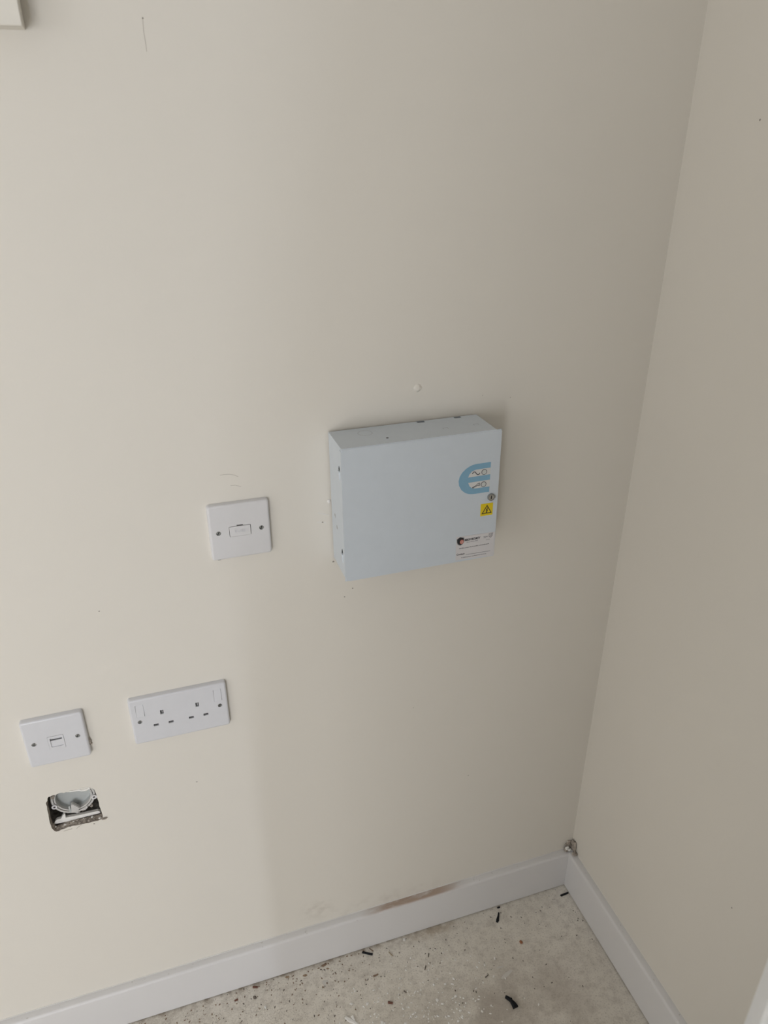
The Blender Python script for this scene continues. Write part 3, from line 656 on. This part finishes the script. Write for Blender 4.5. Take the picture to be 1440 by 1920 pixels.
bar('brown_splinter', [(-0.4849, -0.0742), (-0.480, -0.0742), (-0.4744, -0.0731)], (.0034, .0026, .0024), .0025, 'brown2', 'dull brown splinter on clear floor below the black sliver', 'splinter', None, 10)
crumb('stone_crumb', -0.718, -0.0413, .0040, .0036, .003, 'grit', 'round dark stone crumb in front of the leftmost red-brown splinter', 'stone', 11)
crumb('brick_crumb', -0.170, -0.1044, .0045, .0040, .0022, 'orange', 'orange-brown brick crumb on bare floor near the corner', 'crumb', 12)
bar('wood_splinter', [(-0.4755, -0.0165), (-0.4695, -0.0252)], (.0012, .0018), .0015, 'brown2', 'thin brown splinter sticking out from under the skirting beside the black sliver', 'splinter', None, 13)
bar('wood_splinter', [(-0.4394, -0.0363), (-0.437, -0.0425), (-0.4339, -0.0475)], (.0012, .0018, .0012), .0012, 'tan', 'thin tan splinter on the floor right of the black sliver', 'splinter', None, 14)
for i, (a, b, lab) in enumerate((((-0.362, -0.0653), (-0.3657, -0.0723), 'thin dark sliver standing highest of the dark slivers in mid floor'), ((-0.3767, -0.0872), (-0.3819, -0.0946), 'thin dark sliver just below the highest one in mid floor'),
                               ((-0.4362, -0.1198), (-0.4326, -0.1253), 'thin dark sliver among the white crumbs left of mid floor'), ((-0.2718, -0.1466), (-0.2639, -0.1437), 'thin dark sliver left of the pale paint smears'))):
    bar('dark_sliver', [a, b], (.0022, .0018), .0015, 'grit', lab, 'splinter', None, 20 + i)
flake = [(-0.4003, -0.0221, 5, 3, 'white plaster flake by the back skirting under the stain'), (-0.7014, -0.0651, 3.5, 2.6, 'lone white plaster flake at the left end of the floor')]
for i, (x, y, a, b, lab) in enumerate(flake): crumb('plaster_flake', x, y, a / 1000, b / 1000, .0012, 'plaster_white', lab, 'plaster flake', 300 + i)
bar('plaster_flake', [(-0.5590, -0.1310), (-0.553, -0.1385), (-0.5455, -0.1450), (-0.5400, -0.1530)], (.0045, .0080, .0060, .0070), .002, 'plaster_white', 'longest white plaster flake at the bottom edge of the photo', 'plaster flake', None, 31)
bar('plaster_flake', [(-0.5460, -0.1330), (-0.5440, -0.1430)], (.0060, .0034), .002, 'plaster_white', 'white plaster flake touching the longest flake', 'plaster flake', None, 32)
wh = [(-0.5413, -0.1117, 2.2, 4.2), (-0.5118, -0.1209, 4, 2.4), (-0.4946, -0.1626, 3, 4), (-0.4164, -0.1301, 1.6, 4), (-0.3334, -0.1294, 3.6, 2.6), (-0.3533, -0.1335, 2.6, 2.6), (-0.3754, -0.1278, 2.6, 2.6), (-0.3807, -0.1578, 3.4, 3.2), (-0.3432, -0.162, 2, 3.6), (-0.3736, -0.1673, 3.6, 2), (-0.3452, -0.1896, 3.2, 2.2), (-0.3699, -0.1919, 2.8, 2), (-0.3563, -0.205, 3, 2.6), (-0.3058, -0.2043, 3, 2), (-0.3453, -0.2, 2, 2.2), (-0.3298, -0.1699, 2, 2), (-0.2804, -0.1545, 2, 1.8)]
for i, (x, y, a, b) in enumerate(wh):
    crumb('plaster_crumb', x, y, a / 1000, b / 1000, .0013, 'plaster_white', 'small white plaster crumb scattered on the middle of the dusty floor', 'plaster crumb', 320 + i, 'white plaster crumbs scattered on the floor')
# uncountable fine litter
def litter(name, m, n, place, size, seed, label):
    rn = random.Random(seed); bm = bmesh.new()
    for i in range(n):
        x, y = place(rn); s = size * rn.uniform(0.45, 1.3); a = rn.uniform(0, 3.1); el = rn.uniform(1, 2.2)
        pts = [Vector((math.cos(t + a), math.sin(t + a), 0)) for t in (0, 1.3, 2.5, 3.7, 5.0)]
        u = Vector((math.cos(a * 1.7), math.sin(a * 1.7), 0))
        pts = [p * s + u * p.dot(u) * s * (el - 1) for p in pts]
        lo = [bm.verts.new((x + p.x, y + p.y, 0.0001)) for p in pts]; top = bm.verts.new((x, y, 0.0001 + s * 0.8))
        for k in range(5): bm.faces.new((lo[k], lo[(k + 1) % 5], top))
    o = obj(name, bm, m); o['kind'] = 'stuff'; return tag(o, label, 'grit')
def pl_white(r):
    return (max(-.66, min(-.1, r.gauss(-.40, .075))), min(-.05, r.gauss(-.175, .05)))
def pl_dark(r):
    x = r.uniform(-.98, -.02); return (x, -0.017 - abs(r.gauss(0, .10)))
def pl_left(r):
    return (r.uniform(-.98, -.48), -0.017 - abs(r.gauss(0, .045)))
litter('white_plaster_dust', 'plaster_white', 270, pl_white, 0.0014, 41, 'fine white plaster specks strewn over the middle of the floor')
litter('dark_grit', 'grit', 240, pl_dark, 0.0011, 42, 'fine dark grit strewn over the whole floor')
litter('brown_dirt', 'brown2', 190, pl_left, 0.0012, 43, 'fine brown dirt gathered along the left of the back skirting')
# pale paint smears and brown glue spots in the floor surface
def smear(name, a, b, w, m):
    A, Bq = Vector(a), Vector(b); c = (A + Bq) / 2; L = (Bq - A).length / 2; u = (Bq - A).normalized(); v = Vector((-u.y, u.x)); rn = random.Random(int(abs(a[0]) * 1e4))
    bm = bmesh.new(); bm.faces.new([bm.verts.new((*(c + u * L * math.cos(t) + v * w * math.sin(t) * rn.uniform(.75, 1.1)), 0.00015)) for t in [i * math.pi / 8 for i in range(16)]])
    o = obj(name, bm, m, floor); return o
MT['pale'] = mat('pale_paint_smear', (0.66, 0.63, 0.58), 0.5, var=0.05)
MT['glue'] = mat('brown_glue_spot', (0.34, 0.235, 0.15), 0.7, var=0.35, vscale=300)
smear('paint_smear', (-0.2422, -0.1586), (-0.2130, -0.1500), 0.0038, 'pale')
smear('paint_smear', (-0.2434, -0.1369), (-0.2260, -0.1372), 0.0020, 'pale')
smear('paint_smear', (-0.585, -0.0530), (-0.573, -0.0570), 0.0062, 'pale')
for (x, y, r_) in ((-0.6495, -0.021, .0042), (-0.6149, -0.0291, .0045), (-0.5680, -0.0300, .0030)):
    smear('glue_spot', (x - r_, y + .001), (x + r_, y - .001), r_ * .6, 'glue')
